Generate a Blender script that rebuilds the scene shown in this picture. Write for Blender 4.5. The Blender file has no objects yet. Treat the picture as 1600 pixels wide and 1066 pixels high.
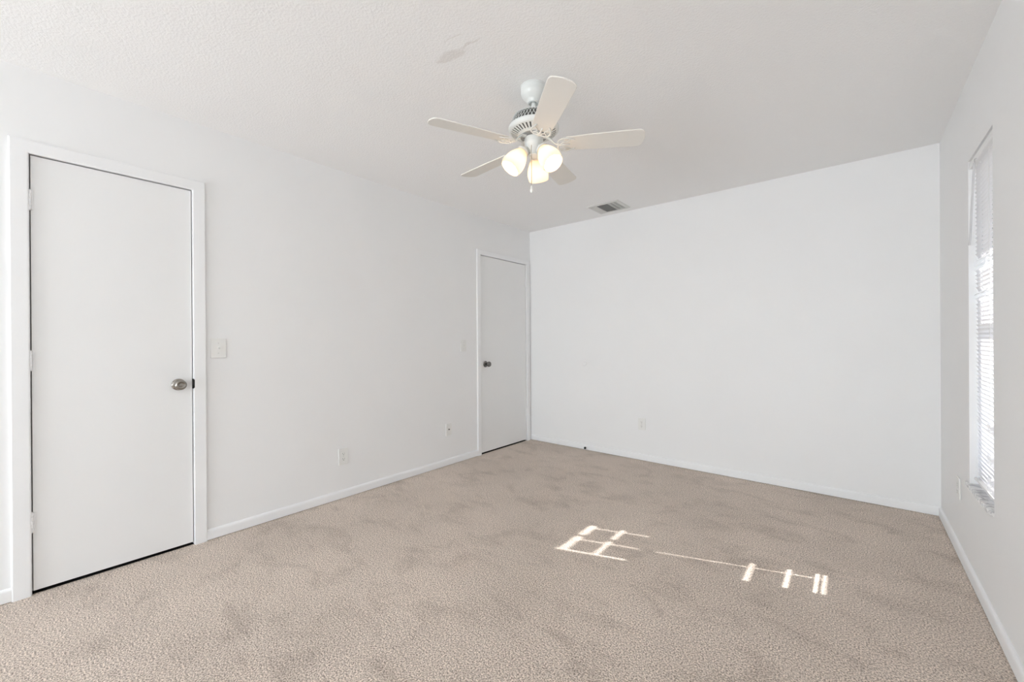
import bpy, math, random
from mathutils import Vector, Matrix
random.seed(7)
pi = math.pi
C = bpy.context.scene.collection
scn = bpy.context.scene

# ---------------------------------------------------------------- room numbers
A, B, RX, H = 2.932, 3.847, 0.433, 2.44      # left wall x=-A, far wall y=B, right wall x=RX, ceiling height
YB = -4.60                                   # unseen rear wall, set far back to even the fill light
CAMH = 1.16772

# ---------------------------------------------------------------- camera
def make_camera():
    yaw, p, r = 0.6958423, -0.0012781, -0.0061236
    cy, sy = math.cos(yaw), math.sin(yaw)
    fwd = Vector((-sy*math.cos(p), cy*math.cos(p), math.sin(p)))
    right = Vector((cy, sy, 0)); up = right.cross(fwd)
    r_ = right*math.cos(r) + up*math.sin(r); u_ = -right*math.sin(r) + up*math.cos(r)
    cd = bpy.data.cameras.new('camera'); cam = bpy.data.objects.new('camera', cd); C.objects.link(cam)
    M = Matrix((( r_.x, u_.x, -fwd.x, 0), (r_.y, u_.y, -fwd.y, 0), (r_.z, u_.z, -fwd.z, CAMH), (0, 0, 0, 1)))
    cam.matrix_world = M
    cd.sensor_fit = 'HORIZONTAL'; cd.sensor_width = 36.0; cd.lens = 639.989/1600*36
    cd.clip_start = 0.02; cd.clip_end = 200
    scn.camera = cam
make_camera()

# ---------------------------------------------------------------- world, sun, rear fill, exposure
w = bpy.data.worlds.new('sky'); scn.world = w; w.use_nodes = True
nt = w.node_tree; bg = nt.nodes['Background']
sky = nt.nodes.new('ShaderNodeTexSky'); sky.sky_type = 'NISHITA'; sky.sun_disc = False
sky.sun_elevation = math.radians(39.8); sky.sun_rotation = math.radians(70)
nt.links.new(sky.outputs[0], bg.inputs[0]); bg.inputs[1].default_value = 0.30

def lamp(name, kind, loc, direction, **kw):
    l = bpy.data.lights.new(name, kind); o = bpy.data.objects.new(name, l); C.objects.link(o)
    o.location = loc; o.rotation_euler = Vector(direction).to_track_quat('-Z', 'Y').to_euler()
    for k, v in kw.items(): setattr(l, k, v)
    return o
lamp('sun', 'SUN', (4, 3, 5), (-1, -0.354, -0.886), energy=11.5, angle=math.radians(0.53), color=(1.0, 0.97, 0.93))
# added area fill behind an added rear window; lights most of the room
lamp('rear_fill_light', 'AREA', (-1.95, YB-0.16, 0.62), (0.10, 1, 1.15), energy=200, shape='RECTANGLE', size=1.7, size_y=1.1, color=(0.885, 0.95, 1.0))
scn.view_settings.view_transform = 'Standard'; scn.view_settings.look = 'None'
scn.view_settings.exposure = 0.0; scn.view_settings.gamma = 1.0
scn.view_settings.use_curve_mapping = False
scn.cycles.max_bounces = 16; scn.cycles.diffuse_bounces = 10; scn.cycles.transmission_bounces = 8; scn.cycles.transparent_max_bounces = 12

# ---------------------------------------------------------------- materials
def mat(name, col, rough=0.6, metal=0.0, bump=None, spec=0.4, emit=None, detail=2.0):
    m = bpy.data.materials.new(name); m.use_nodes = True
    n = m.node_tree.nodes; L = m.node_tree.links; b = n['Principled BSDF']
    b.inputs['Base Color'].default_value = (*col, 1); b.inputs['Roughness'].default_value = rough
    b.inputs['Metallic'].default_value = metal; b.inputs['Specular IOR Level'].default_value = spec
    if emit: b.inputs['Emission Color'].default_value = (*emit[0], 1); b.inputs['Emission Strength'].default_value = emit[1]
    tc = n.new('ShaderNodeTexCoord')
    no = n.new('ShaderNodeTexNoise'); no.inputs['Scale'].default_value = 3.0; no.inputs['Detail'].default_value = 3
    L.new(tc.outputs['Object'], no.inputs['Vector'])
    mx = n.new('ShaderNodeMix'); mx.data_type = 'RGBA'
    mx.inputs[6].default_value = (*[c*0.985 for c in col], 1); mx.inputs[7].default_value = (*[min(1, c*1.015) for c in col], 1)
    L.new(no.outputs['Fac'], mx.inputs[0]); L.new(mx.outputs[2], b.inputs['Base Color'])
    if bump:
        nb = n.new('ShaderNodeTexNoise'); nb.inputs['Scale'].default_value = bump[0]; nb.inputs['Detail'].default_value = detail
        bm_ = n.new('ShaderNodeBump'); bm_.inputs['Strength'].default_value = bump[1]; bm_.inputs['Distance'].default_value = bump[2]
        L.new(tc.outputs['Object'], nb.inputs['Vector']); L.new(nb.outputs['Fac'], bm_.inputs['Height']); L.new(bm_.outputs[0], b.inputs['Normal'])
    return m

M_wall = mat('wall_paint', (0.858, 0.862, 0.864), 0.62, bump=(55, 0.12, 0.002), spec=0.3)
M_trim = mat('trim_paint', (0.865, 0.872, 0.88), 0.5, bump=(30, 0.03, 0.001), spec=0.5)
M_door = mat('door_paint', (0.84, 0.845, 0.845), 0.38, bump=(9, 0.05, 0.001), spec=0.45)
M_gapshade = mat('door_gap_shade', (0.16, 0.14, 0.12), 0.8, spec=0.2)
M_dark = mat('painted_shade_black', (0.012, 0.011, 0.010), 0.9, spec=0.1)
M_nickel = mat('brushed_nickel', (0.33, 0.31, 0.28), 0.20, metal=1.0)
M_pewter = mat('dark_pewter', (0.20, 0.19, 0.18), 0.30, metal=1.0)
M_plate = mat('plate_plastic', (0.82, 0.82, 0.80), 0.35, spec=0.5)
M_wand = mat('wand_plastic', (0.62, 0.62, 0.63), 0.3)
M_slot = mat('socket_slot', (0.10, 0.10, 0.095), 0.7)
M_rubber = mat('black_rubber', (0.012, 0.012, 0.012), 0.7)
M_fan = mat('fan_enamel', (0.74, 0.76, 0.745), 0.28, spec=0.5)
M_blade = mat('fan_blade_laminate', (0.79, 0.77, 0.725), 0.45)
M_grille = mat('fan_grille_grey', (0.30, 0.31, 0.31), 0.5)
M_vent = mat('vent_enamel', (0.66, 0.66, 0.64), 0.45)
M_ventshade = mat('vent_shade_grey', (0.36, 0.36, 0.35), 0.8)
M_chain = mat('chain_brass', (0.45, 0.38, 0.28), 0.35, metal=1.0)
M_vinyl = mat('window_vinyl', (0.80, 0.80, 0.80), 0.35)
M_stucco = mat('exterior_stucco', (0.62, 0.58, 0.52), 0.9, bump=(40, 0.4, 0.004))
M_grass = mat('pale_concrete', (0.36, 0.35, 0.33), 0.95, bump=(60, 0.8, 0.02))
M_bulb = mat('bulb_glow', (1, 0.95, 0.85), 0.4, emit=((1.0, 0.88, 0.74), 26.0))

def mat_marble():
    m = mat('sill_marble', (0.82, 0.82, 0.81), 0.18, spec=0.5)
    n = m.node_tree.nodes; L = m.node_tree.links; b = n['Principled BSDF']
    tc = n.new('ShaderNodeTexCoord'); no = n.new('ShaderNodeTexNoise')
    no.inputs['Scale'].default_value = 14; no.inputs['Detail'].default_value = 8; no.inputs['Distortion'].default_value = 2.5
    r = n.new('ShaderNodeValToRGB')
    r.color_ramp.elements[0].position = 0.42; r.color_ramp.elements[0].color = (0.50, 0.50, 0.51, 1)
    r.color_ramp.elements[1].position = 0.55; r.color_ramp.elements[1].color = (0.84, 0.84, 0.83, 1)
    L.new(tc.outputs['Object'], no.inputs['Vector']); L.new(no.outputs['Fac'], r.inputs[0]); L.new(r.outputs[0], b.inputs['Base Color'])
    return m
M_marble = mat_marble()

def mat_translucent(name, col, trans, mix, rough=0.4):
    m = bpy.data.materials.new(name); m.use_nodes = True
    n = m.node_tree.nodes; L = m.node_tree.links
    b = n['Principled BSDF']; b.inputs['Base Color'].default_value = (*col, 1); b.inputs['Roughness'].default_value = rough
    t = n.new('ShaderNodeBsdfTranslucent'); t.inputs['Color'].default_value = (*trans, 1)
    mx = n.new('ShaderNodeMixShader'); mx.inputs[0].default_value = mix
    L.new(b.outputs[0], mx.inputs[1]); L.new(t.outputs[0], mx.inputs[2]); L.new(mx.outputs[0], n['Material Output'].inputs['Surface'])
    return m
M_slat = mat_translucent('blind_slat', (0.80, 0.80, 0.815), (0.93, 0.93, 0.95), 0.25)
M_shade = mat_translucent('frosted_glass', (0.60, 0.51, 0.41), (1.0, 0.93, 0.84), 0.42, 0.25)

def mat_glass():
    m = bpy.data.materials.new('window_glass'); m.use_nodes = True
    n = m.node_tree.nodes; L = m.node_tree.links; n.remove(n['Principled BSDF'])
    t = n.new('ShaderNodeBsdfTransparent'); t.inputs[0].default_value = (0.975, 0.975, 0.98, 1)
    g = n.new('ShaderNodeBsdfGlossy'); g.inputs['Roughness'].default_value = 0.02
    mx = n.new('ShaderNodeMixShader'); mx.inputs[0].default_value = 0.05; L.new(t.outputs[0], mx.inputs[1]); L.new(g.outputs[0], mx.inputs[2])
    L.new(mx.outputs[0], n['Material Output'].inputs['Surface'])
    return m
M_glass = mat_glass()

def mat_carpet():
    m = bpy.data.materials.new('carpet_pile'); m.use_nodes = True
    n = m.node_tree.nodes; L = m.node_tree.links; b = n['Principled BSDF']
    b.inputs['Roughness'].default_value = 0.95; b.inputs['Specular IOR Level'].default_value = 0.08
    b.inputs['Sheen Weight'].default_value = 0.15
    tc = n.new('ShaderNodeTexCoord'); co = tc.outputs['Object']
    def noise(scale, det=2.0, rough=0.5, dist=0.0, src=co):
        x = n.new('ShaderNodeTexNoise'); x.inputs['Scale'].default_value = scale; x.inputs['Detail'].default_value = det
        x.inputs['Roughness'].default_value = rough; x.inputs['Distortion'].default_value = dist
        L.new(src, x.inputs['Vector']); return x.outputs['Fac']
    def ramp(src, p0, c0, p1, c1):
        r = n.new('ShaderNodeValToRGB'); e = r.color_ramp.elements
        e[0].position = p0; e[0].color = (*c0, 1); e[1].position = p1; e[1].color = (*c1, 1)
        L.new(src, r.inputs[0]); return r
    tuft = ramp(noise(165, 4, 0.8), 0.405, (0.225, 0.180, 0.147), 0.585, (0.98, 0.848, 0.74))
    # trodden patches: pile lying the other way
    mp = n.new('ShaderNodeMapping'); mp.inputs['Rotation'].default_value = (0, 0, 0.5); mp.inputs['Scale'].default_value = (1.0, 1.7, 1.0)
    L.new(co, mp.inputs[0])
    p1 = ramp(noise(3.6, 7, 0.68, 0.5, mp.outputs[0]), 0.30, (0.76, 0.75, 0.74), 0.50, (1, 1, 1))
    p2 = ramp(noise(1.5, 3, 0.5, 0.0), 0.30, (0.90, 0.90, 0.895), 0.66, (1.05, 1.05, 1.05))
    m1 = n.new('ShaderNodeMix'); m1.data_type = 'RGBA'; m1.blend_type = 'MULTIPLY'; m1.inputs[0].default_value = 1
    m2 = n.new('ShaderNodeMix'); m2.data_type = 'RGBA'; m2.blend_type = 'MULTIPLY'; m2.inputs[0].default_value = 1
    L.new(tuft.outputs[0], m1.inputs[6]); L.new(p1.outputs[0], m1.inputs[7])
    L.new(m1.outputs[2], m2.inputs[6]); L.new(p2.outputs[0], m2.inputs[7]); L.new(m2.outputs[2], b.inputs['Base Color'])
    v = n.new('ShaderNodeTexVoronoi'); v.inputs['Scale'].default_value = 190; L.new(co, v.inputs['Vector'])
    bp = n.new('ShaderNodeBump'); bp.inputs['Strength'].default_value = 0.55; bp.inputs['Distance'].default_value = 0.004; bp.invert = True
    L.new(v.outputs['Distance'], bp.inputs['Height'])
    b2 = n.new('ShaderNodeBump'); b2.inputs['Strength'].default_value = 0.6; b2.inputs['Distance'].default_value = 0.02
    L.new(noise(5, 3, 0.5), b2.inputs['Height']); L.new(bp.outputs[0], b2.inputs['Normal']); L.new(b2.outputs[0], b.inputs['Normal'])
    return m
M_carpet = mat_carpet()

def mat_ceiling():
    m = mat('ceiling_texture', (0.885, 0.883, 0.88), 0.9, spec=0.1)
    n = m.node_tree.nodes; L = m.node_tree.links; b = n['Principled BSDF']
    tc = n.new('ShaderNodeTexCoord'); co = tc.outputs['Object']
    no = n.new('ShaderNodeTexNoise'); no.inputs['Scale'].default_value = 105; no.inputs['Detail'].default_value = 3; no.inputs['Roughness'].default_value = 0.6
    L.new(co, no.inputs['Vector'])
    bp = n.new('ShaderNodeBump'); bp.inputs['Strength'].default_value = 0.42; bp.inputs['Distance'].default_value = 0.006
    L.new(no.outputs['Fac'], bp.inputs['Height']); L.new(bp.outputs[0], b.inputs['Normal'])
    # old stain / scraped patch in front of the fan, in room coordinates
    mapn = n.new('ShaderNodeVectorMath'); mapn.operation = 'ADD'
    dn = n.new('ShaderNodeTexNoise'); dn.inputs['Scale'].default_value = 14; dn.inputs['Detail'].default_value = 3
    L.new(co, dn.inputs['Vector'])
    sc = n.new('ShaderNodeVectorMath'); sc.operation = 'MULTIPLY_ADD'; sc.inputs[1].default_value = (0.05, 0.05, 0); sc.inputs[2].default_value = (-0.025, -0.025, 0)
    L.new(dn.outputs['Color'], sc.inputs[0]); L.new(co, mapn.inputs[0]); L.new(sc.outputs[0], mapn.inputs[1])
    def blob(cx, cy, rx, ry, rot, lo, hi):
        a = n.new('ShaderNodeMapping'); a.vector_type = 'TEXTURE'; a.inputs['Location'].default_value = (cx, cy, 0)
        a.inputs['Rotation'].default_value = (0, 0, rot); a.inputs['Scale'].default_value = (rx, ry, 1)
        L.new(mapn.outputs[0], a.inputs[0])
        s = n.new('ShaderNodeSeparateXYZ'); L.new(a.outputs[0], s.inputs[0])
        c = n.new('ShaderNodeCombineXYZ'); L.new(s.outputs[0], c.inputs[0]); L.new(s.outputs[1], c.inputs[1])
        ln = n.new('ShaderNodeVectorMath'); ln.operation = 'LENGTH'; L.new(c.outputs[0], ln.inputs[0])
        mr = n.new('ShaderNodeMapRange'); mr.inputs['From Min'].default_value = lo; mr.inputs['From Max'].default_value = hi
        mr.inputs['To Min'].default_value = 1; mr.inputs['To Max'].default_value = 0; mr.interpolation_type = 'SMOOTHSTEP'
        L.new(ln.outputs['Value'], mr.inputs['Value']); return mr.outputs[0]
    fac = None
    for args in STAIN:
        o = blob(*args)
        if fac is None: fac = o
        else:
            mm = n.new('ShaderNodeMath'); mm.operation = 'MAXIMUM'; L.new(fac, mm.inputs[0]); L.new(o, mm.inputs[1]); fac = mm.outputs[0]
    mx = n.new('ShaderNodeMix'); mx.data_type = 'RGBA'
    mx.inputs[6].default_value = (0.885, 0.883, 0.88, 1); mx.inputs[7].default_value = (0.79, 0.775, 0.76, 1)
    L.new(fac, mx.inputs[0]); L.new(mx.outputs[2], b.inputs['Base Color'])
    return m
STAIN = [(-1.370, 1.236, 0.082, 0.031, 0.20, 0.55, 1.15), (-1.425, 1.240, 0.035, 0.012, 0.5, 0.6, 1.2), (-1.262, 1.236, 0.060, 0.008, 0.05, 0.5, 1.2), (-1.29, 1.166, 0.055, 0.003, 0.13, 0.3, 1.5)]
M_ceiling = mat_ceiling()

# ---------------------------------------------------------------- mesh builder
class MB:
    def __init__(s): s.v = []; s.f = []
    def add(s, vs, fs):
        o = len(s.v); s.v += [tuple(v) for v in vs]; s.f += [tuple(i+o for i in f) for f in fs]; return s
    def box(s, x0, x1, y0, y1, z0, z1, M=None):
        vs = [Vector((x, y, z)) for z in (z0, z1) for y in (y0, y1) for x in (x0, x1)]
        if M is not None: vs = [M @ v for v in vs]
        return s.add(vs, [(0, 2, 3, 1), (4, 5, 7, 6), (0, 1, 5, 4), (2, 6, 7, 3), (0, 4, 6, 2), (1, 3, 7, 5)])
    def lathe(s, prof, n=40, M=None, cap=True):
        vs = []; fs = []
        for r, z in prof:
            for i in range(n):
                a = 2*pi*i/n; vs.append(Vector((r*math.cos(a), r*math.sin(a), z)))
        for j in range(len(prof)-1):
            for i in range(n):
                k = (i+1) % n; fs.append((j*n+i, j*n+k, (j+1)*n+k, (j+1)*n+i))
        if cap:
            fs.append(tuple(range(n-1, -1, -1))); fs.append(tuple((len(prof)-1)*n+i for i in range(n)))
        if M is not None: vs = [M @ v for v in vs]
        return s.add(vs, fs)
    def tube(s, pts, r, n=8, flat=1.0, closed=False):
        pts = [Vector(p) for p in pts]; N = len(pts); vs = []; fs = []
        rr = r if isinstance(r, (list, tuple)) else [r]*N
        for i, p in enumerate(pts):
            t = (pts[(i+1) % N] - pts[i-1]) if closed else (pts[min(i+1, N-1)] - pts[max(i-1, 0)])
            t.normalize(); ref = Vector((0, 0, 1)) if abs(t.z) < 0.95 else Vector((1, 0, 0))
            a = t.cross(ref).normalized(); b = a.cross(t).normalized()
            for k in range(n):
                th = 2*pi*k/n; vs.append(p + a*math.cos(th)*rr[i] + b*math.sin(th)*rr[i]*flat)
        for i in range(N if closed else N-1):
            for k in range(n):
                i2 = (i+1) % N; k2 = (k+1) % n; fs.append((i*n+k, i*n+k2, i2*n+k2, i2*n+k))
        if not closed: fs += [tuple(range(n-1, -1, -1)), tuple((N-1)*n+k for k in range(n))]
        return s.add(vs, fs)
    def prism(s, poly, z0, z1, M=None):
        n = len(poly); vs = [Vector((x, y, z0)) for x, y in poly] + [Vector((x, y, z1)) for x, y in poly]
        if M is not None: vs = [M @ v for v in vs]
        return s.add(vs, [tuple(range(n-1, -1, -1)), tuple(range(n, 2*n))] + [(i, (i+1) % n, n+(i+1) % n, n+i) for i in range(n)])
    def build(s, name, m, parent=None, smooth=False, bevel=0.0, loc=None):
        me = bpy.data.meshes.new(name); 
        L = Vector(loc) if loc is not None else Vector((0, 0, 0))
        me.from_pydata([tuple(Vector(v)-L) for v in s.v], [], s.f); me.update(); me.materials.append(m)
        o = bpy.data.objects.new(name, me); C.objects.link(o); o.location = L
        if parent is not None:
            o.parent = parent; o.matrix_parent_inverse = Matrix.Identity(4); o.location = L - Vector(parent.get('_w', parent.location))
            o['_w'] = tuple(L)
        else: o['_w'] = tuple(L)
        if bevel:
            b = o.modifiers.new('bevel', 'BEVEL'); b.width = bevel; b.segments = 2; b.limit_method = 'ANGLE'
        if smooth:
            for p in me.polygons: p.use_smooth = True
            e = o.modifiers.new('split', 'EDGE_SPLIT'); e.split_angle = math.radians(42)
        return o

def empty(name, loc):
    o = bpy.data.objects.new(name, None); o.empty_display_size = 0.05; C.objects.link(o); o.location = loc; o['_w'] = tuple(loc); return o
def tag(o, label, cat, group=None):
    o['label'] = label; o['category'] = cat
    if group: o['group'] = group
    return o
def struct(o, label=None):
    o['kind'] = 'structure'
    if label: o['label'] = label
    return o
def wall_with_holes(axis, p0, p1, u0, u1, holes, z1=H):
    """wall slab between p0 and p1 on `axis`, spanning u0..u1, holes = [(ua, ub, za, zb)]"""
    mb = MB(); us = sorted({u0, u1, *[h[0] for h in holes], *[h[1] for h in holes]}); zs = sorted({0.0, z1, *[h[2] for h in holes], *[h[3] for h in holes]})
    for a, b in zip(us[:-1], us[1:]):
        for c, d in zip(zs[:-1], zs[1:]):
            mu, mz = (a+b)/2, (c+d)/2
            if any(h[0] < mu < h[1] and h[2] < mz < h[3] for h in holes): continue
            if axis == 'x': mb.box(p0, p1, a, b, c, d)
            else: mb.box(a, b, p0, p1, c, d)
    return mb

# ---------------------------------------------------------------- shell
WT = 0.15
D1 = (0.026, 0.634); D2 = (3.006, 3.768); DH = 2.047
WIN = (2.522, 2.984, 0.453, 2.030)
struct(MB().box(-A-0.8, RX+WT, YB-WT, B+WT, -0.12, 0.0).build('floor', M_carpet), 'beige cut pile carpet across the whole bedroom')
struct(MB().box(-A-0.8, RX+WT, YB-WT, B+WT, H, H+0.15).build('ceiling', M_ceiling), 'white textured ceiling with a faint stain')
struct(wall_with_holes('x', -A-0.12, -A, YB, B, [(D1[0]-0.022, D1[1]+0.022, 0, DH+0.022), (D2[0]-0.022, D2[1]+0.022, 0, DH+0.022)]).build('wall_left', M_wall), 'white left wall with two doors')
struct(MB().box(-A-0.12, RX, B, B+WT, 0, H).build('wall_far', M_wall), 'white far wall')
struct(wall_with_holes('x', RX, RX+WT, YB-WT, B+WT, [WIN]).build('wall_right', M_wall), 'white right wall with narrow window')
RW = (-2.80, 0.10, 0.06, 2.08)
struct(wall_with_holes('y', YB-WT, YB, -A-0.12, RX, [RW]).build('wall_rear', M_wall), 'white rear wall behind the viewer')
# black sheets behind the two doors, standing in for unlit closet shade
struct(MB().box(-A-0.16, -A-0.13, -0.3, 1.0, 0, H).build('wall_closet_shade_near', M_dark))
struct(MB().box(-A-0.16, -A-0.13, 2.7, B+WT, 0, H).build('wall_closet_shade_far', M_dark))

# baseboards: profile with rounded top
def baseboard(name, p, q_, nrm):
    p = Vector((*p, 0)); q_ = Vector((*q_, 0)); nn = Vector((*nrm, 0)); t = (q_-p)
    prof = [(0, 0.004), (0.013, 0.004), (0.013, 0.047), (0.0115, 0.055), (0.008, 0.060), (0.004, 0.0625), (0, 0.063)]
    vs = [p + nn*a + Vector((0, 0, z)) for a, z in prof] + [q_ + nn*a + Vector((0, 0, z)) for a, z in prof]
    n = len(prof); fs = [tuple(range(n)), tuple(range(2*n-1, n-1, -1))] + [(i, n+i, n+(i+1) % n, (i+1) % n) for i in range(n)]
    o = MB().add(vs, fs).build(name, M_trim); return struct(o)
CW = 0.060
baseboard('baseboard_left', (-A, D1[1]+CW), (-A, D2[0]-0.05), (1, 0))
baseboard('baseboard_left_near', (-A, YB), (-A, D1[0]-CW), (1, 0))
baseboard('baseboard_far', (-A+0.017, B), (RX, B), (0, -1))
baseboard('baseboard_right', (RX, YB), (RX, B-0.013), (-1, 0))
baseboard('baseboard_rear', (-A+0.013, YB), (RX-0.013, YB), (0, 1))

# ---------------------------------------------------------------- doors
def knob(parent, y, z, m, sgn):
    # rosette on the slab, neck and mushroom knob, axis along +x
    R = Matrix.Translation((-A-0.003, y, z)) @ Matrix.Rotation(pi/2, 4, 'Y')
    k = MB().lathe([(0.001, 0), (0.0325, 0), (0.0325, 0.003), (0.030, 0.007), (0.024, 0.010), (0.0135, 0.012), (0.0120, 0.020), (0.0125, 0.030), (0.018, 0.036), (0.0245, 0.041), (0.0275, 0.048), (0.0275, 0.054), (0.0250, 0.060), (0.0190, 0.0635), (0.0170, 0.0625), (0.0105, 0.0615), (0.0100, 0.0640), (0.0010, 0.0650)], 40, R).build('door_knob', m, parent, True, loc=(-A, y, z))
    return k
def door(n, y0, y1, hinge_low, label, casing_w, km, kz=0.930):
    zb = 0.016
    r = struct(empty('door_%d' % n, (-A, (y0+y1)/2, 0)), label)
    g = 0.0038
    sl = MB().box(-A-0.038, -A-0.003, y0+g, y1-g, zb, DH-g-0.001).build('door_slab', M_door, r, loc=(-A-0.02, (y0+y1)/2, zb))
    e = g-0.0008; ed = MB()     # dark bands painting gap shade round the slab, set back from its face
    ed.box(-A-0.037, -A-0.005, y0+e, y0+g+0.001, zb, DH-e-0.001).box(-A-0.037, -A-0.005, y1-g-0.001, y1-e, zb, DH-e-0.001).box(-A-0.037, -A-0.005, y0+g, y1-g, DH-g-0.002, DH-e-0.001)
    ed.build('gap_shade_band', M_gapshade, sl, loc=(-A-0.02, (y0+y1)/2, zb))
    MB().box(-A-0.12, -A-0.006, y0, y1, 0.0005, 0.003).build('under_door_shade', M_dark, r, loc=(-A-0.06, (y0+y1)/2, 0))  # dark strip painting the shade in the gap under the door
    # casing: two legs and a head with rounded outer edge
    c = MB(); cw = casing_w; x0, x1 = -A, -A+0.016
    pr = lambda a: [(0, 0.000), (0.0125, 0.000), (0.0138, 0.004), (0.0145, a*0.5), (0.0148, a*0.90), (0.0125, a-0.0015), (0, a)]
    for side in (-1, 1):
        yy = y0-0.002 if side < 0 else y1+0.002
        cws = cw if side < 0 or n == 1 else min(cw, B-yy-0.003)
        P = pr(cws); nP = len(P)
        vs = [(-A+d, yy+side*s_, 0.0) for d, s_ in P] + [(-A+d, yy+side*s_, DH+s_) for d, s_ in P]
        fs = [tuple(range(nP)), tuple(range(nP, 2*nP))] + [(i, (i+1) % nP, nP+(i+1) % nP, nP+i) for i in range(nP)]
        c.add(vs, fs)
    P = pr(cw); nP = len(P)
    cr = cw if n == 1 else min(cw, B-y1-0.005)
    vs = [(-A+d, y0-0.002-s_, DH+s_) for d, s_ in P] + [(-A+d, y1+0.002+s_*cr/cw, DH+s_) for d, s_ in P]
    c.add(vs, [tuple(range(nP)), tuple(range(nP, 2*nP))] + [(i, (i+1) % nP, nP+(i+1) % nP, nP+i) for i in range(nP)])
    c.build('casing', M_trim, r, loc=(-A, (y0+y1)/2, DH))
    # jamb and stop
    j = MB()
    j.box(-A-0.119, -A-0.001, y0-0.021, y0, 0, DH+0.02).box(-A-0.119, -A-0.001, y1, y1+0.021, 0, DH+0.02).box(-A-0.119, -A-0.001, y0, y1, DH, DH+0.020)
    j.box(-A-0.060, -A-0.042, y0, y0+0.010, 0, DH).box(-A-0.060, -A-0.042, y1-0.010, y1, 0, DH).box(-A-0.060, -A-0.042, y0+0.01, y1-0.01, DH-0.010, DH)
    j.build('jamb', M_trim, r, loc=(-A-0.06, (y0+y1)/2, 0))
    yh = y0 if hinge_low else y1; s = 1 if hinge_low else -1
    for hz in (1.834, 1.087, 0.337) if n == 1 else (1.829, 1.087, 0.333):
        hb = MB()
        for k in range(5):
            z0 = hz-0.0445+k*0.0178
            hb.lathe([(0.0001, z0), (0.0062, z0), (0.0066, z0+0.001), (0.0066, z0+0.0160), (0.0062, z0+0.0170), (0.0001, z0+0.0170)], 14, Matrix.Translation((-A+0.0045, yh+s*0.0005, 0)), cap=False)
        hb.lathe([(0.0001, hz-0.048), (0.004, hz-0.048), (0.004, hz+0.048), (0.0001, hz+0.048)], 12, Matrix.Translation((-A+0.0045, yh+s*0.0005, 0)), cap=False)
        hb.box(-A-0.003, -A+0.001, min(yh, yh+s*0.012), max(yh, yh+s*0.012), hz-0.044, hz+0.044)
        hb.build('hinge', M_trim, r, True, loc=(-A, yh, hz))
    yk = y1-0.066 if hinge_low else y0+0.076
    knob(r, yk, kz, km, 1)
    ys = y1 if hinge_low else y0
    if hinge_low:
        # curved lip of the strike plate wrapping on to the casing edge
        sp = MB(); pts = []
        for i in range(9):
            a = -1+2*i/8; pts.append((0.0075*(1-a*a)**0.5 if abs(a) < 1 else 0, a*0.027))
        poly = [(-0.002, -0.027), (-0.002, 0.027)] + [(0.001+p[0], p[1]) for p in reversed(pts)]
        sp.prism(poly, 0, 0.0035, Matrix(((0, 0, 1, -A+0.0100), (1, 0, 0, ys), (0, 1, 0, kz), (0, 0, 0, 1))))
        sp.box(-A-0.03, -A+0.0105, ys-0.003, ys+0.0005, kz-0.028, kz+0.028)
        sp.build('strike_plate', M_rubber, r, loc=(-A, ys, kz))
    else:
        MB().box(-A-0.004, -A+0.003, ys-0.004, ys+0.002, kz-0.028, kz+0.028).build('strike_plate', M_pewter, r, loc=(-A, ys, kz))
    return r
door(1, *D1, True, 'plain white flush door at left, hinges on its left edge, silver knob', CW, M_nickel, 0.930)
door(2, *D2, False, 'plain white flush door in the far corner with dark knob', 0.050, M_pewter, 0.925)

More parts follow.
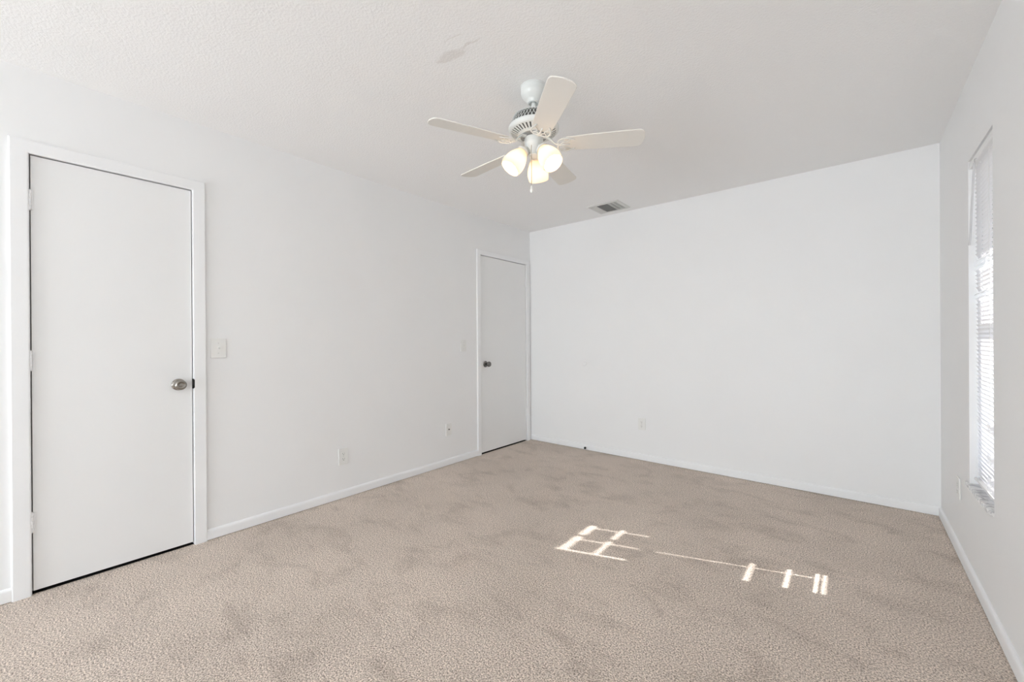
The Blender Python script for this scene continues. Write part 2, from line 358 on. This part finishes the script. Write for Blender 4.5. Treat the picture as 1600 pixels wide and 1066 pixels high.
# ---------------------------------------------------------------- window on the right wall
def window_right():
    y0, y1, z0, z1 = WIN; zs = z0
    r = struct(empty('window_1', (RX+0.08, (y0+y1)/2, z0)), 'narrow tall single hung window on the right wall')
    f = MB(); xa, xb = RX+0.085, RX+0.135
    f.box(xa, xb, y0, y0+0.03, z0, z1).box(xa, xb, y1-0.03, y1, z0, z1).box(xa, xb, y0+0.03, y1-0.03, z1-0.03, z1).box(xa, xb, y0+0.03, y1-0.03, z0, z0+0.03)
    f.build('window_frame', M_vinyl, r, loc=(xa, (y0+y1)/2, z0))
    s1 = MB(); ya, yb = y0+0.03, y1-0.03
    s1.box(xa+0.004, xa+0.024, ya, ya+0.012, z0+0.03, 1.285).box(xa+0.004, xa+0.024, yb-0.012, yb, z0+0.03, 1.285)
    s1.box(xa+0.004, xa+0.024, ya+0.012, yb-0.012, z0+0.03, 0.545).box(xa+0.004, xa+0.024, ya+0.012, yb-0.012, 1.243, 1.285)
    a = s1.build('lower_sash', M_vinyl, r, loc=(xa, (y0+y1)/2, z0))
    MB().box(xa+0.012, xa+0.016, ya+0.010, yb-0.010, 0.540, 1.246).build('pane', M_glass, a, loc=(xa+0.014, (y0+y1)/2, z0))
    s2 = MB()
    s2.box(xa+0.026, xa+0.046, ya, ya+0.012, 1.250, z1-0.03).box(xa+0.026, xa+0.046, yb-0.012, yb, 1.250, z1-0.03)
    s2.box(xa+0.026, xa+0.046, ya+0.012, yb-0.012, z1-0.045, z1-0.03).box(xa+0.026, xa+0.046, ya+0.012, yb-0.012, 1.250, 1.290)
    a = s2.build('upper_sash', M_vinyl, r, loc=(xa, (y0+y1)/2, 1.25))
    MB().box(xa+0.034, xa+0.038, ya+0.010, yb-0.010, 1.288, z1-0.043).build('pane', M_glass, a, loc=(xa+0.036, (y0+y1)/2, 1.25))
    # marble stool projecting into the room, with rounded corners
    sx = RX-0.0105; e = 0.007; ye0, ye1 = y0+0.004, y1+0.034
    poly = [(RX-0.0005, ye0), (RX-0.0005, ye1)] + [(sx+e-e*math.sin(t), ye1-e+e*math.cos(t)) for t in (0, .5, 1.0, pi/2)] + [(sx, ye0+0.060), (sx+0.003, ye0+0.030), (sx+0.0075, ye0+0.008)]
    st = MB().prism(poly, zs-0.018, zs+0.001).box(RX-0.0006, xa, y0, y1, zs-0.012, zs+0.001)
    st.build('window_sill', M_marble, r, bevel=0.003, loc=(RX, (y0+y1)/2, zs))
window_right()

# the blind: a thing of its own hanging in the reveal
def blind():
    y0, y1 = 2.536, 2.976; ym = (y0+y1)/2; XB = 0.4585
    r = tag(empty('window_blind', (XB, ym, WIN[2]+0.016)), 'white closed horizontal mini blind with tilt wand in the narrow right wall window', 'blind')
    MB().box(RX+0.003, RX+0.030, WIN[0]+0.003, WIN[1]-0.003, 1.990, 2.020).build('headrail', M_vinyl, r, bevel=0.002, loc=(XB, ym, 2.0))
    sl = MB(); tilt = math.radians(27); W = 0.025
    us = [0, 0.0036, 0.0125, 0.0214, 0.025]
    slots = [(2.686, 2.695)]
    full_open = {50: 0.9, 51: 1.0, 52: 0.9, 44: 0.95, 43: 1.0}; near_open = {14: 0.93, 13: 1.0, 7: 1.0, 6: 0.9, 2: 1.0, 1: 0.8, 0: 1.0}
    for k in range(75):
        zc = 0.500+0.02*k
        jz = random.uniform(-0.0006, 0.0006)
        ya = y0 if k < 37 else 2.547
        slots = [(2.685, 2.695)] if k < 37 else [(2.684, 2.697), (2.864, 2.877)]
        ys = sorted({ya, y1, 2.738, 2.744, *[s for p in slots for s in p], *[ya+(y1-ya)*i/12 for i in range(13)]})
        vs = []
        for y in ys:
            op = full_open.get(k, 0) if not 2.736 < y < 2.746 else 0
            if k in near_open: op = near_open[k] if y <= 2.738 else 0
            # closed: room-side edge up.  open: swung towards the sun's slope
            ang = (pi/2-tilt) * (1-op) - math.radians(41)*op
            for u in us:
                a = u-W/2; cam = 0.0022*(1-(2*a/W)**2)
                dx, dz = -a*math.cos(ang) + cam*math.sin(ang), a*math.sin(ang) + cam*math.cos(ang)
                vs.append((XB+dx, y, zc+jz+dz))
        n = len(us); fs = []
        for i in range(len(ys)-1):
            hole = any(a-1e-6 < (ys[i]+ys[i+1])/2 < b+1e-6 for a, b in slots)
            for j in range(n-1):
                if hole and j in (1, 2): continue
                fs.append((i*n+j, i*n+j+1, (i+1)*n+j+1, (i+1)*n+j))
        sl.add(vs, fs)
    sl.build('slats', M_slat, r, False, loc=(XB, ym, 1.2))
    MB().box(XB-0.011, XB+0.011, y0, y1, 0.477, 0.4885).build('bottom_rail', M_vinyl, r, bevel=0.002, loc=(XB, ym, 0.47))
    for yy in (2.660, 2.900):
        MB().tube([(XB-0.0125, yy, 1.992), (XB-0.0130, yy, 1.2), (XB-0.0125, yy, 0.488)], 0.0007, 6).build('ladder_cord', M_plate, r, loc=(XB, yy, 1.2))
    MB().tube([(RX-0.004, 2.823, 1.975), (RX-0.004, 2.90, 1.71), (RX-0.005, 2.923, 1.612)], 0.0042, 8).tube([(RX+0.006, 2.822, 1.995), (RX-0.003, 2.822, 1.992), (RX-0.004, 2.823, 1.972)], 0.0016, 6).build('tilt_wand', M_wand, r, True, loc=(RX, 2.82, 1.98))
    return r
blind()

# rear window added out of view behind the viewer, to pass the fill light
def added_rear_window():
    x0, x1, z0, z1 = RW
    r = struct(empty('window_added', ((x0+x1)/2, YB-0.1, z0)), 'wide unseen window added in the rear wall for fill light')
    f = MB(); ya, yb = YB-0.13, YB-0.08
    for a, b, c, d in ((x0, x0+.04, z0, z1), (x1-.04, x1, z0, z1), (x0+.04, x1-.04, z1-.04, z1), (x0+.04, x1-.04, z0, z0+.04), ((x0+x1)/2-.025, (x0+x1)/2+.025, z0+.04, z1-.04)):
        f.box(a, b, ya, yb, c, d)
    f.build('window_frame', M_vinyl, r, loc=((x0+x1)/2, ya, z0))
    for a, b in ((x0+.035, (x0+x1)/2-.02), ((x0+x1)/2+.02, x1-.035)): MB().box(a, b, YB-0.108, YB-0.104, z0+.035, z1-.035).build('pane', M_glass, r, loc=((a+b)/2, YB-0.106, z0))
    MB().box(x0-0.03, x1+0.03, YB-0.079, YB+0.02, z0-0.02, z0+0.001).build('window_sill', M_marble, r, loc=((x0+x1)/2, YB, z0))
added_rear_window()

# outside: eave and lawn, seen only through the blind
EX = 1.247
struct(MB().box(RX+WT, EX, -2, 6, 2.25, 2.30).box(EX-0.02, EX, -2, 6, 2.25, 2.42).build('trim_eave', M_vinyl), 'roof eave outside the right wall')
struct(MB().box(-12, 14, -12, 14, -0.5, -0.2).build('ground', M_grass), 'pale concrete yard outside the house')

# ---------------------------------------------------------------- wall plates
def plate(name, loc, nrm, w_, h_, label, cat, kind):
    """thing at the plate's centre on the wall; local frame: u along the wall, z up, n out of the wall"""
    nn = Vector(nrm); u = Vector((0, 0, 1)).cross(nn)
    F = Matrix(((u.x, 0, nn.x, loc[0]), (u.y, 0, nn.y, loc[1]), (0, 1, 0, loc[2]), (0, 0, 0, 1)))
    F = Matrix(((u.x, 0.0, nn.x, loc[0]), (u.y, 0.0, nn.y, loc[1]), (u.z, 1.0, nn.z, loc[2]), (0, 0, 0, 1)))
    r = tag(empty(name, loc), label, cat)
    MB().box(-w_/2, w_/2, -h_/2, h_/2, 0, 0.0065, F).build('cover_plate', M_plate, r, bevel=0.0022, loc=loc)
    T = 0.0063
    if kind == 'switch':
        MB().box(-0.0055, 0.0055, -0.012, 0.012, T, 0.0075, F).build('toggle_slot', M_plate, r, loc=loc)
        Rt = F @ Matrix.Translation((0, 0.001, 0.007)) @ Matrix.Rotation(math.radians(-28), 4, 'X')
        MB().box(-0.0042, 0.0042, -0.0045, 0.0045, 0, 0.014, Rt).build('toggle', M_plate, r, bevel=0.001, loc=loc)
        for s_ in (-0.030, 0.030): MB().lathe([(0.0001, T), (0.003, T), (0.0028, T+0.0012), (0.0001, T+0.0014)], 12, F @ Matrix.Translation((0, s_, 0)), cap=False).build('screw', M_vent, r, loc=loc)
    if kind == 'outlet':
        for s_ in (-0.0195, 0.0195):
            G = F @ Matrix.Translation((0, s_, 0))
            pts = [(0.0165*math.cos(t), max(-0.0125, min(0.0125, 0.0165*math.sin(t)))) for t in [2*pi*i/28 for i in range(28)]]
            k = MB().prism(pts, T, T+0.0018, G).build('socket', M_plate, r, loc=loc)
            MB().box(-0.0075, -0.0055, -0.0015, 0.0065, T+0.0014, T+0.0021, G).box(0.0055, 0.0073, -0.0010, 0.0060, T+0.0014, T+0.0021, G).lathe([(0.0001, T+0.0014), (0.0027, T+0.0014), (0.0027, T+0.0021), (0.0001, T+0.0021)], 12, G @ Matrix.Translation((0, -0.0075, 0)), cap=False).build('slots', M_slot, k, loc=loc)
        MB().lathe([(0.0001, T), (0.003, T), (0.0028, T+0.0012), (0.0001, T+0.0014)], 12, F, cap=False).build('screw', M_vent, r, loc=loc)
    if kind == 'jack':
        MB().lathe([(0.0001, T), (0.0068, T), (0.0068, T+0.003), (0.0048, T+0.0032), (0.0048, T+0.010), (0.0030, T+0.0102), (0.0001, T+0.0100)], 16, F @ Matrix.Translation((0, 0.002, 0)), cap=False).build('coax_jack', M_pewter, r, True, loc=loc)
        for s_ in (-0.040, 0.040): MB().lathe([(0.0001, T), (0.003, T), (0.0028, T+0.0012), (0.0001, T+0.0014)], 12, F @ Matrix.Translation((0, s_, 0)), cap=False).build('screw', M_vent, r, loc=loc)
    if kind == 'blank':
        for s_ in (-0.030, 0.030): MB().lathe([(0.0001, T), (0.003, T), (0.0028, T+0.0012), (0.0001, T+0.0014)], 12, F @ Matrix.Translation((0, s_, 0)), cap=False).build('screw', M_vent, r, loc=loc)
    return r
plate('light_switch', (-A, 0.757, 1.132), (1, 0, 0), 0.079, 0.117, 'white toggle light switch plate beside the near door at left', 'light switch', 'switch')
plate('light_switch', (-A, 2.765, 1.120), (1, 0, 0), 0.072, 0.115, 'white toggle light switch plate beside the far corner door', 'light switch', 'switch')
plate('power_outlet', (-A, 1.535, 0.311), (1, 0, 0), 0.074, 0.120, 'white duplex power outlet low on the left wall between the doors', 'outlet', 'outlet')
plate('cable_jack', (-A, 2.570, 0.334), (1, 0, 0), 0.066, 0.112, 'white cable jack plate with dark centre connector near the corner door', 'wall jack', 'jack')
plate('power_outlet', (-1.580, B, 0.350), (0, -1, 0), 0.072, 0.115, 'white duplex power outlet low on the far wall', 'outlet', 'outlet')
plate('cover_plate', (RX, 3.238, 0.358), (-1, 0, 0), 0.070, 0.115, 'white wall plate on the right wall below and beyond the window', 'wall plate', 'outlet')

# round white wall bumper where the corner door's knob would strike
Fb = Matrix.Translation((-2.210, B, 0.920)) @ Matrix.Rotation(pi/2, 4, 'X')
tag(MB().lathe([(0.0001, 0), (0.030, 0), (0.030, 0.003), (0.027, 0.0055), (0.020, 0.006), (0.016, 0.0045), (0.0001, 0.0040)], 28, Fb, cap=False).build('door_bumper', M_wall, None, True, loc=(-2.21, B, 0.92)), 'small round white door bumper on the far wall at knob height', 'door bumper')
# door stop on the far baseboard: short white post, black rubber tip
ds = tag(empty('door_stop', (-2.188, B-0.013, 0.026)), 'small door stop with black rubber tip on the far wall baseboard', 'door stop')
Fs = Matrix.Translation((-2.188, B-0.013, 0.026)) @ Matrix.Rotation(pi/2, 4, 'X')
MB().lathe([(0.0001, 0), (0.011, 0), (0.010, 0.003), (0.006, 0.005), (0.006, 0.016), (0.0001, 0.016)], 16, Fs, cap=False).build('post', M_plate, ds, True, loc=(-2.188, B-0.013, 0.026))
MB().lathe([(0.0001, 0.014), (0.0115, 0.014), (0.0120, 0.022), (0.0105, 0.027), (0.0001, 0.029)], 16, Fs, cap=False).build('rubber_tip', M_rubber, ds, True, loc=(-2.188, B-0.03, 0.026))

# ---------------------------------------------------------------- ceiling register
def register():
    x0, x1, y0, y1 = -1.955, -1.640, 3.467, 3.747
    r = tag(empty('ceiling_vent', ((x0+x1)/2, (y0+y1)/2, H)), 'white metal air vent with louvres set in the ceiling near the far wall', 'vent')
    f = MB(); m_ = 0.030; t0 = H-0.008
    ix0, ix1, iy0, iy1 = x0+m_, x1-m_, y0+m_, y1-m_
    def ring(a, b, c, d, zt, zb):   # bevelled frame: outer edge thin, inner edge deeper
        o = [(x0, y0), (x1, y0), (x1, y1), (x0, y1)]; i = [(a, c), (b, c), (b, d), (a, d)]
        vs = [(x, y, H) for x, y in o] + [(x, y, H-0.003) for x, y in o] + [(x+(0.006 if x < -1.8 else -0.006), y+(0.006 if y < 3.6 else -0.006), zb) for x, y in o] + [(x, y, zb) for x, y in i] + [(x, y, H) for x, y in i]
        fs = []
        for l in range(4):
            for k in range(4): k2 = (k+1) % 4; fs.append((l*4+k, l*4+k2, (l+1)*4+k2, (l+1)*4+k))
        f.add(vs, fs)
    ring(ix0, ix1, iy0, iy1, H, t0)
    f.build('vent_frame', M_vent, r, loc=((x0+x1)/2, (y0+y1)/2, H))
    MB().box(ix0, ix1, iy0, iy1, H-0.0015, H-0.0005).build('duct_shade', M_ventshade, r, loc=((x0+x1)/2, (y0+y1)/2, H))  # grey sheet painted as the shade inside the duct
    xa, xb = -1.872, -1.752
    for x in (xa, xb, -1.703): MB().box(x-0.004, x+0.004, iy0, iy1, H-0.009, H-0.001).build('divider_bar', M_vent, r, loc=(x, (y0+y1)/2, H))
    def fin(mb, x, y, L, along, ang, wd=0.012):
        R = Matrix.Translation((x, y, H-0.006)) @ Matrix.Rotation(0 if along == 'x' else pi/2, 4, 'Z') @ Matrix.Rotation(ang, 4, 'X')
        mb.box(-L/2, L/2, -wd/2, wd/2, -0.0005, 0.0005, R)
    c = MB()
    n = 14
    for k in range(n): fin(c, (xa+xb)/2, iy0+(k+0.5)*(iy1-iy0)/n, xb-xa-0.008, 'x', math.radians(52), 0.0075)
    c.build('centre_louvres', M_ventshade, r, loc=((xa+xb)/2, (y0+y1)/2, H))  # shade painted into the centre fins, darker than the side ones
    l = MB()
    for k in range(5): fin(l, ix0+(k+0.5)*(xa-ix0)/5, (iy0+iy1)/2, iy1-iy0, 'y', math.radians(-22), 0.019)
    l.build('side_louvres', M_vent, r, loc=(ix0, (y0+y1)/2, H)); l = MB()
    for k in range(2): fin(l, xb+0.012+k*0.022, (iy0+iy1)/2, iy1-iy0, 'y', math.radians(-70), 0.007)
    for k in range(2): fin(l, -1.690+k*0.014, (iy0+iy1)/2, iy1-iy0, 'y', math.radians(-60), 0.007)
    l.build('side_louvres', M_vent, r, loc=((x0+x1)/2, (y0+y1)/2, H))
    # small damper lever
    MB().box(x0+0.040, x0+0.046, y0+0.035, y0+0.042, H-0.020, H-0.008).build('damper_lever', M_vent, r, loc=(x0+0.04, y0+0.04, H))
register()

# ---------------------------------------------------------------- ceiling fan
def fan():
    cx, cy = -1.2335, 1.6575; T = Matrix.Translation((cx, cy, 0)); ctr = lambda z: (cx, cy, z)
    r = tag(empty('ceiling_fan', (cx, cy, H)), 'white five blade ceiling fan with three lit frosted glass lights', 'ceiling fan')
    MB().lathe([(0.0001, H), (0.0655, H), (0.0655, H-0.004), (0.0635, H-0.005), (0.0635, H-0.030), (0.060, H-0.042), (0.050, H-0.055), (0.038, H-0.064), (0.033, H-0.070), (0.031, H-0.082), (0.024, H-0.084), (0.022, H-0.076), (0.0001, H-0.070)], 48, T, cap=False).build('canopy', M_fan, r, True, loc=ctr(H))
    MB().lathe([(0.0001, H-0.071), (0.0105, H-0.071), (0.0105, 2.302), (0.020, 2.300), (0.022, 2.280), (0.022, 2.272), (0.0001, 2.272)], 24, T, cap=False).build('downrod', M_fan, r, True, loc=ctr(2.3))
    # motor housing shell
    MB().lathe([(0.0001, 2.294), (0.060, 2.294), (0.095, 2.290), (0.102, 2.287), (0.103, 2.283)], 60, T, cap=False).lathe([(0.1235, 2.2385), (0.1260, 2.236), (0.1265, 2.234), (0.1265, 2.225), (0.1245, 2.220), (0.1180, 2.2135)], 60, T, cap=False).build('motor_housing', M_fan, r, True, loc=ctr(2.25))
    # dark inner body seen through the grilles
    MB().lathe([(0.0001, 2.284), (0.097, 2.284), (0.117, 2.240), (0.118, 2.224), (0.105, 2.214), (0.062, 2.196), (0.0001, 2.192)], 48, T, cap=False).build('motor_core', M_slot, r, True, loc=ctr(2.23))
    g = MB(); N = 44
    for k in range(N):
        for sgn in (-1, 1):
            a0 = 2*pi*k/N; a1 = a0+sgn*2*pi/N*1.2; pts = []
            for j in range(5):
                t = j/4; a = a0+(a1-a0)*t; rr = 0.103+(0.1245-0.103)*t; pts.append((cx+rr*math.cos(a), cy+rr*math.sin(a), 2.284-0.047*t))
            g.tube(pts, 0.0013, 4)
    g.build('upper_grille', M_fan, r, loc=ctr(2.25))
    # slotted underside
    s = MB(); N = 36; r0, r1 = 0.082, 0.112
    zf = lambda q_: 2.190+(q_-0.060)*(2.212-2.190)/(0.1145-0.060)
    def sector(a0, a1, ra, rb, n=2):
        for j in range(n):
            b0 = a0+(a1-a0)*j/n; b1 = a0+(a1-a0)*(j+1)/n
            vs = [(cx+q_*math.cos(b), cy+q_*math.sin(b), zf(q_)+dz) for dz in (0, 0.002) for q_, b in ((ra, b0), (rb, b0), (rb, b1), (ra, b1))]
            s.add(vs, [(3, 2, 1, 0), (4, 5, 6, 7), (0, 1, 5, 4), (1, 2, 6, 5), (2, 3, 7, 6), (3, 0, 4, 7)])
    sector(0, 2*pi, 0.066, r0, 80); sector(0, 2*pi, r1, 0.1185, 80)
    for k in range(N):
        a = 2*pi*k/N; sector(a, a+2*pi/N*0.60, r0, r1, 1)
    s.build('slotted_underside', M_fan, r, loc=ctr(2.2))
    MB().lathe([(0.0001, 2.196), (0.067, 2.193), (0.067, 2.189), (0.060, 2.187), (0.0001, 2.187)], 40, T, cap=False).build('flywheel', M_grille, r, True, loc=ctr(2.19))
    # blades and ornamental irons
    PH = math.radians(31)
    PITCH = math.radians(-12)
    def blade_poly():
        P = []; w0, w1 = 0.047, 0.059; ra, rb = 0.150, 0.540
        for t in range(9):      # root, gently rounded
            u = -1+2*t/8; P.append((ra+0.012*(u*u) - 0.0, w0*u))
        P += [(0.30, 0.0545), (0.45, w1-0.001), (0.505, w1)]
        P += [(0.520, w1-0.003), (0.5285, w1-0.012), (0.5350, 0.030), (0.540, 0.0), (0.5350, -0.030), (0.5285, -(w1-0.012)), (0.520, -(w1-0.003)), (0.505, -w1), (0.45, -w1+0.001), (0.30, -0.0545)]
        return P
    for k in range(5):
        a = PH+k*2*pi/5
        Rk = Matrix.Translation((cx, cy, 2.144)) @ Matrix.Rotation(a, 4, 'Z') @ Matrix.Rotation(PITCH, 4, 'X')
        bl = MB().prism(blade_poly(), 0, 0.006, Rk)
        b = bl.build('blade', M_blade, r, bevel=0.0018, loc=Rk @ Vector((0.2, 0, 0)))
        ir = MB(); Zr = Matrix.Translation((cx, cy, 2.144)) @ Matrix.Rotation(a, 4, 'Z')
        def P3(x, y, z=-0.004): return Rk @ Vector((x, y, z))
        # curved neck from the flywheel down to the blade
        neck = [Zr @ Vector((0.048, 0, 0.043)), Zr @ Vector((0.070, 0, 0.040)), Zr @ Vector((0.090, 0, 0.022)), Zr @ Vector((0.108, 0, 0.002)), P3(0.128, 0), P3(0.150, 0)]
        ir.tube(neck, [0.013, 0.011, 0.0085, 0.0075, 0.008, 0.006], 8, 0.55)
        for sg in (-1, 1):
            ir.tube([P3(0.128, 0), P3(0.122, sg*0.014), P3(0.124, sg*0.028), P3(0.136, sg*0.041), P3(0.152, sg*0.047), P3(0.172, sg*0.044), P3(0.196, sg*0.034), P3(0.205, sg*0.030)], [0.0055, 0.0052, 0.0048, 0.0048, 0.005, 0.0048, 0.0045, 0.003], 8, 0.6)
            ir.tube([P3(0.130, sg*0.004), P3(0.142, sg*0.012), P3(0.148, sg*0.022), P3(0.142, sg*0.031), P3(0.134, sg*0.030)], 0.0034, 8, 0.6)
            ir.tube([P3(0.146, sg*0.020), P3(0.160, sg*0.018), P3(0.172, sg*0.024), P3(0.182, sg*0.034)], 0.0034, 8, 0.6)
            ir.lathe([(0.0001, -0.008), (0.004, -0.007), (0.005, -0.003), (0.0001, -0.002)], 10, Rk @ Matrix.Translation((0.190, sg*0.036, 0)), cap=False)
        ir.tube([P3(0.150, 0), P3(0.165, 0), P3(0.180, 0)], [0.006, 0.004, 0.005], 8, 0.6)
        ir.build('blade_arm', M_fan, r, True, loc=Zr @ Vector((0.1, 0, 0)))
    # switch housing, fitter, stem
    MB().lathe([(0.0001, 2.187), (0.030, 2.187), (0.046, 2.184), (0.0475, 2.180), (0.0475, 2.158), (0.046, 2.154), (0.044, 2.150), (0.036, 2.136), (0.026, 2.122), (0.022, 2.112), (0.022, 2.104), (0.026, 2.100), (0.026, 2.094), (0.018, 2.088), (0.008, 2.084), (0.0001, 2.083)], 40, T, cap=False).build('switch_housing', M_fan, r, True, loc=ctr(2.15))
    for k, az in enumerate((235, -5, 115)):
        a = math.radians(az); d = Vector((math.cos(a), math.sin(a), 0)); c0 = Vector((cx, cy, 0))
        neck = c0+d*0.053+Vector((0, 0, 2.117)); rim = c0+d*0.125+Vector((0, 0, 2.020))
        ax = (rim-neck).normalized()
        arm = [c0+d*0.018+Vector((0, 0, 2.112)), c0+d*0.028+Vector((0, 0, 2.126)), c0+d*0.038+Vector((0, 0, 2.135)), c0+d*0.046+Vector((0, 0, 2.131)), neck-ax*0.004]
        R = Matrix.Translation(neck) @ ax.to_track_quat('Z', 'Y').to_matrix().to_4x4()
        am = MB().tube(arm, [0.008, 0.0075, 0.0075, 0.009, 0.012], 12)
        am.lathe([(0.0001, -0.008), (0.020, -0.006), (0.031, 0.002), (0.0315, 0.012), (0.0295, 0.012), (0.028, 0.004), (0.0001, 0.002)], 30, R, cap=False)
        arm_o = am.build('lamp_arm', M_fan, r, True, loc=neck)
        L = (rim-neck).length
        prof = [(0.027, 0.004), (0.0275, 0.012), (0.032, 0.020), (0.040, 0.034), (0.0475, 0.052), (0.0530, 0.072), (0.0550, 0.090), (0.0540, 0.106), (0.0515, L)]
        inner = [(q_-0.0028, z) for q_, z in reversed(prof)]
        sh = MB().lathe(prof+inner, 40, R, cap=False).build('glass_shade', M_shade, r, True, loc=neck)
        MB().lathe([(0.0001, 0.004), (0.015, 0.004), (0.015, 0.050), (0.013, 0.056), (0.0001, 0.0555)], 20, R, cap=False).build('bulb_socket', M_plate, sh, True, loc=neck)
        MB().lathe([(0.0001, 0.056), (0.014, 0.056), (0.024, 0.061), (0.0285, 0.068), (0.0275, 0.084), (0.018, 0.098), (0.008, 0.103), (0.0001, 0.104)], 24, R, cap=False).build('bulb', M_bulb, sh, True, loc=neck)
    # pull chain hanging toward the viewer side
    px, py = cx+0.020*0.6-0.002, cy-0.030
    n = 44; ch = MB()
    ch.tube([(px, py, 2.150-0.003), (px, py-0.004, 2.135), (px, py-0.004, 1.932)], 0.0012, 6)
    for i in range(n):
        z = 2.13-0.1985*i/(n-1); ch.lathe([(0.0001, z-0.0018), (0.0018, z), (0.0001, z+0.0018)], 6, Matrix.Translation((px, py-0.004, 0)), cap=False)
    c_o = ch.build('pull_chain', M_chain, r, loc=(px, py, 2.1))
    MB().lathe([(0.0001, 1.935), (0.0035, 1.933), (0.0045, 1.922), (0.0075, 1.912), (0.0075, 1.906), (0.005, 1.900), (0.0001, 1.898)], 14, Matrix.Translation((px, py-0.004, 0)), cap=False).build('chain_knob', M_plate, c_o, True, loc=(px, py, 1.92))
    return r
fan()

for o in bpy.data.objects:
    if '_w' in o: del o['_w']
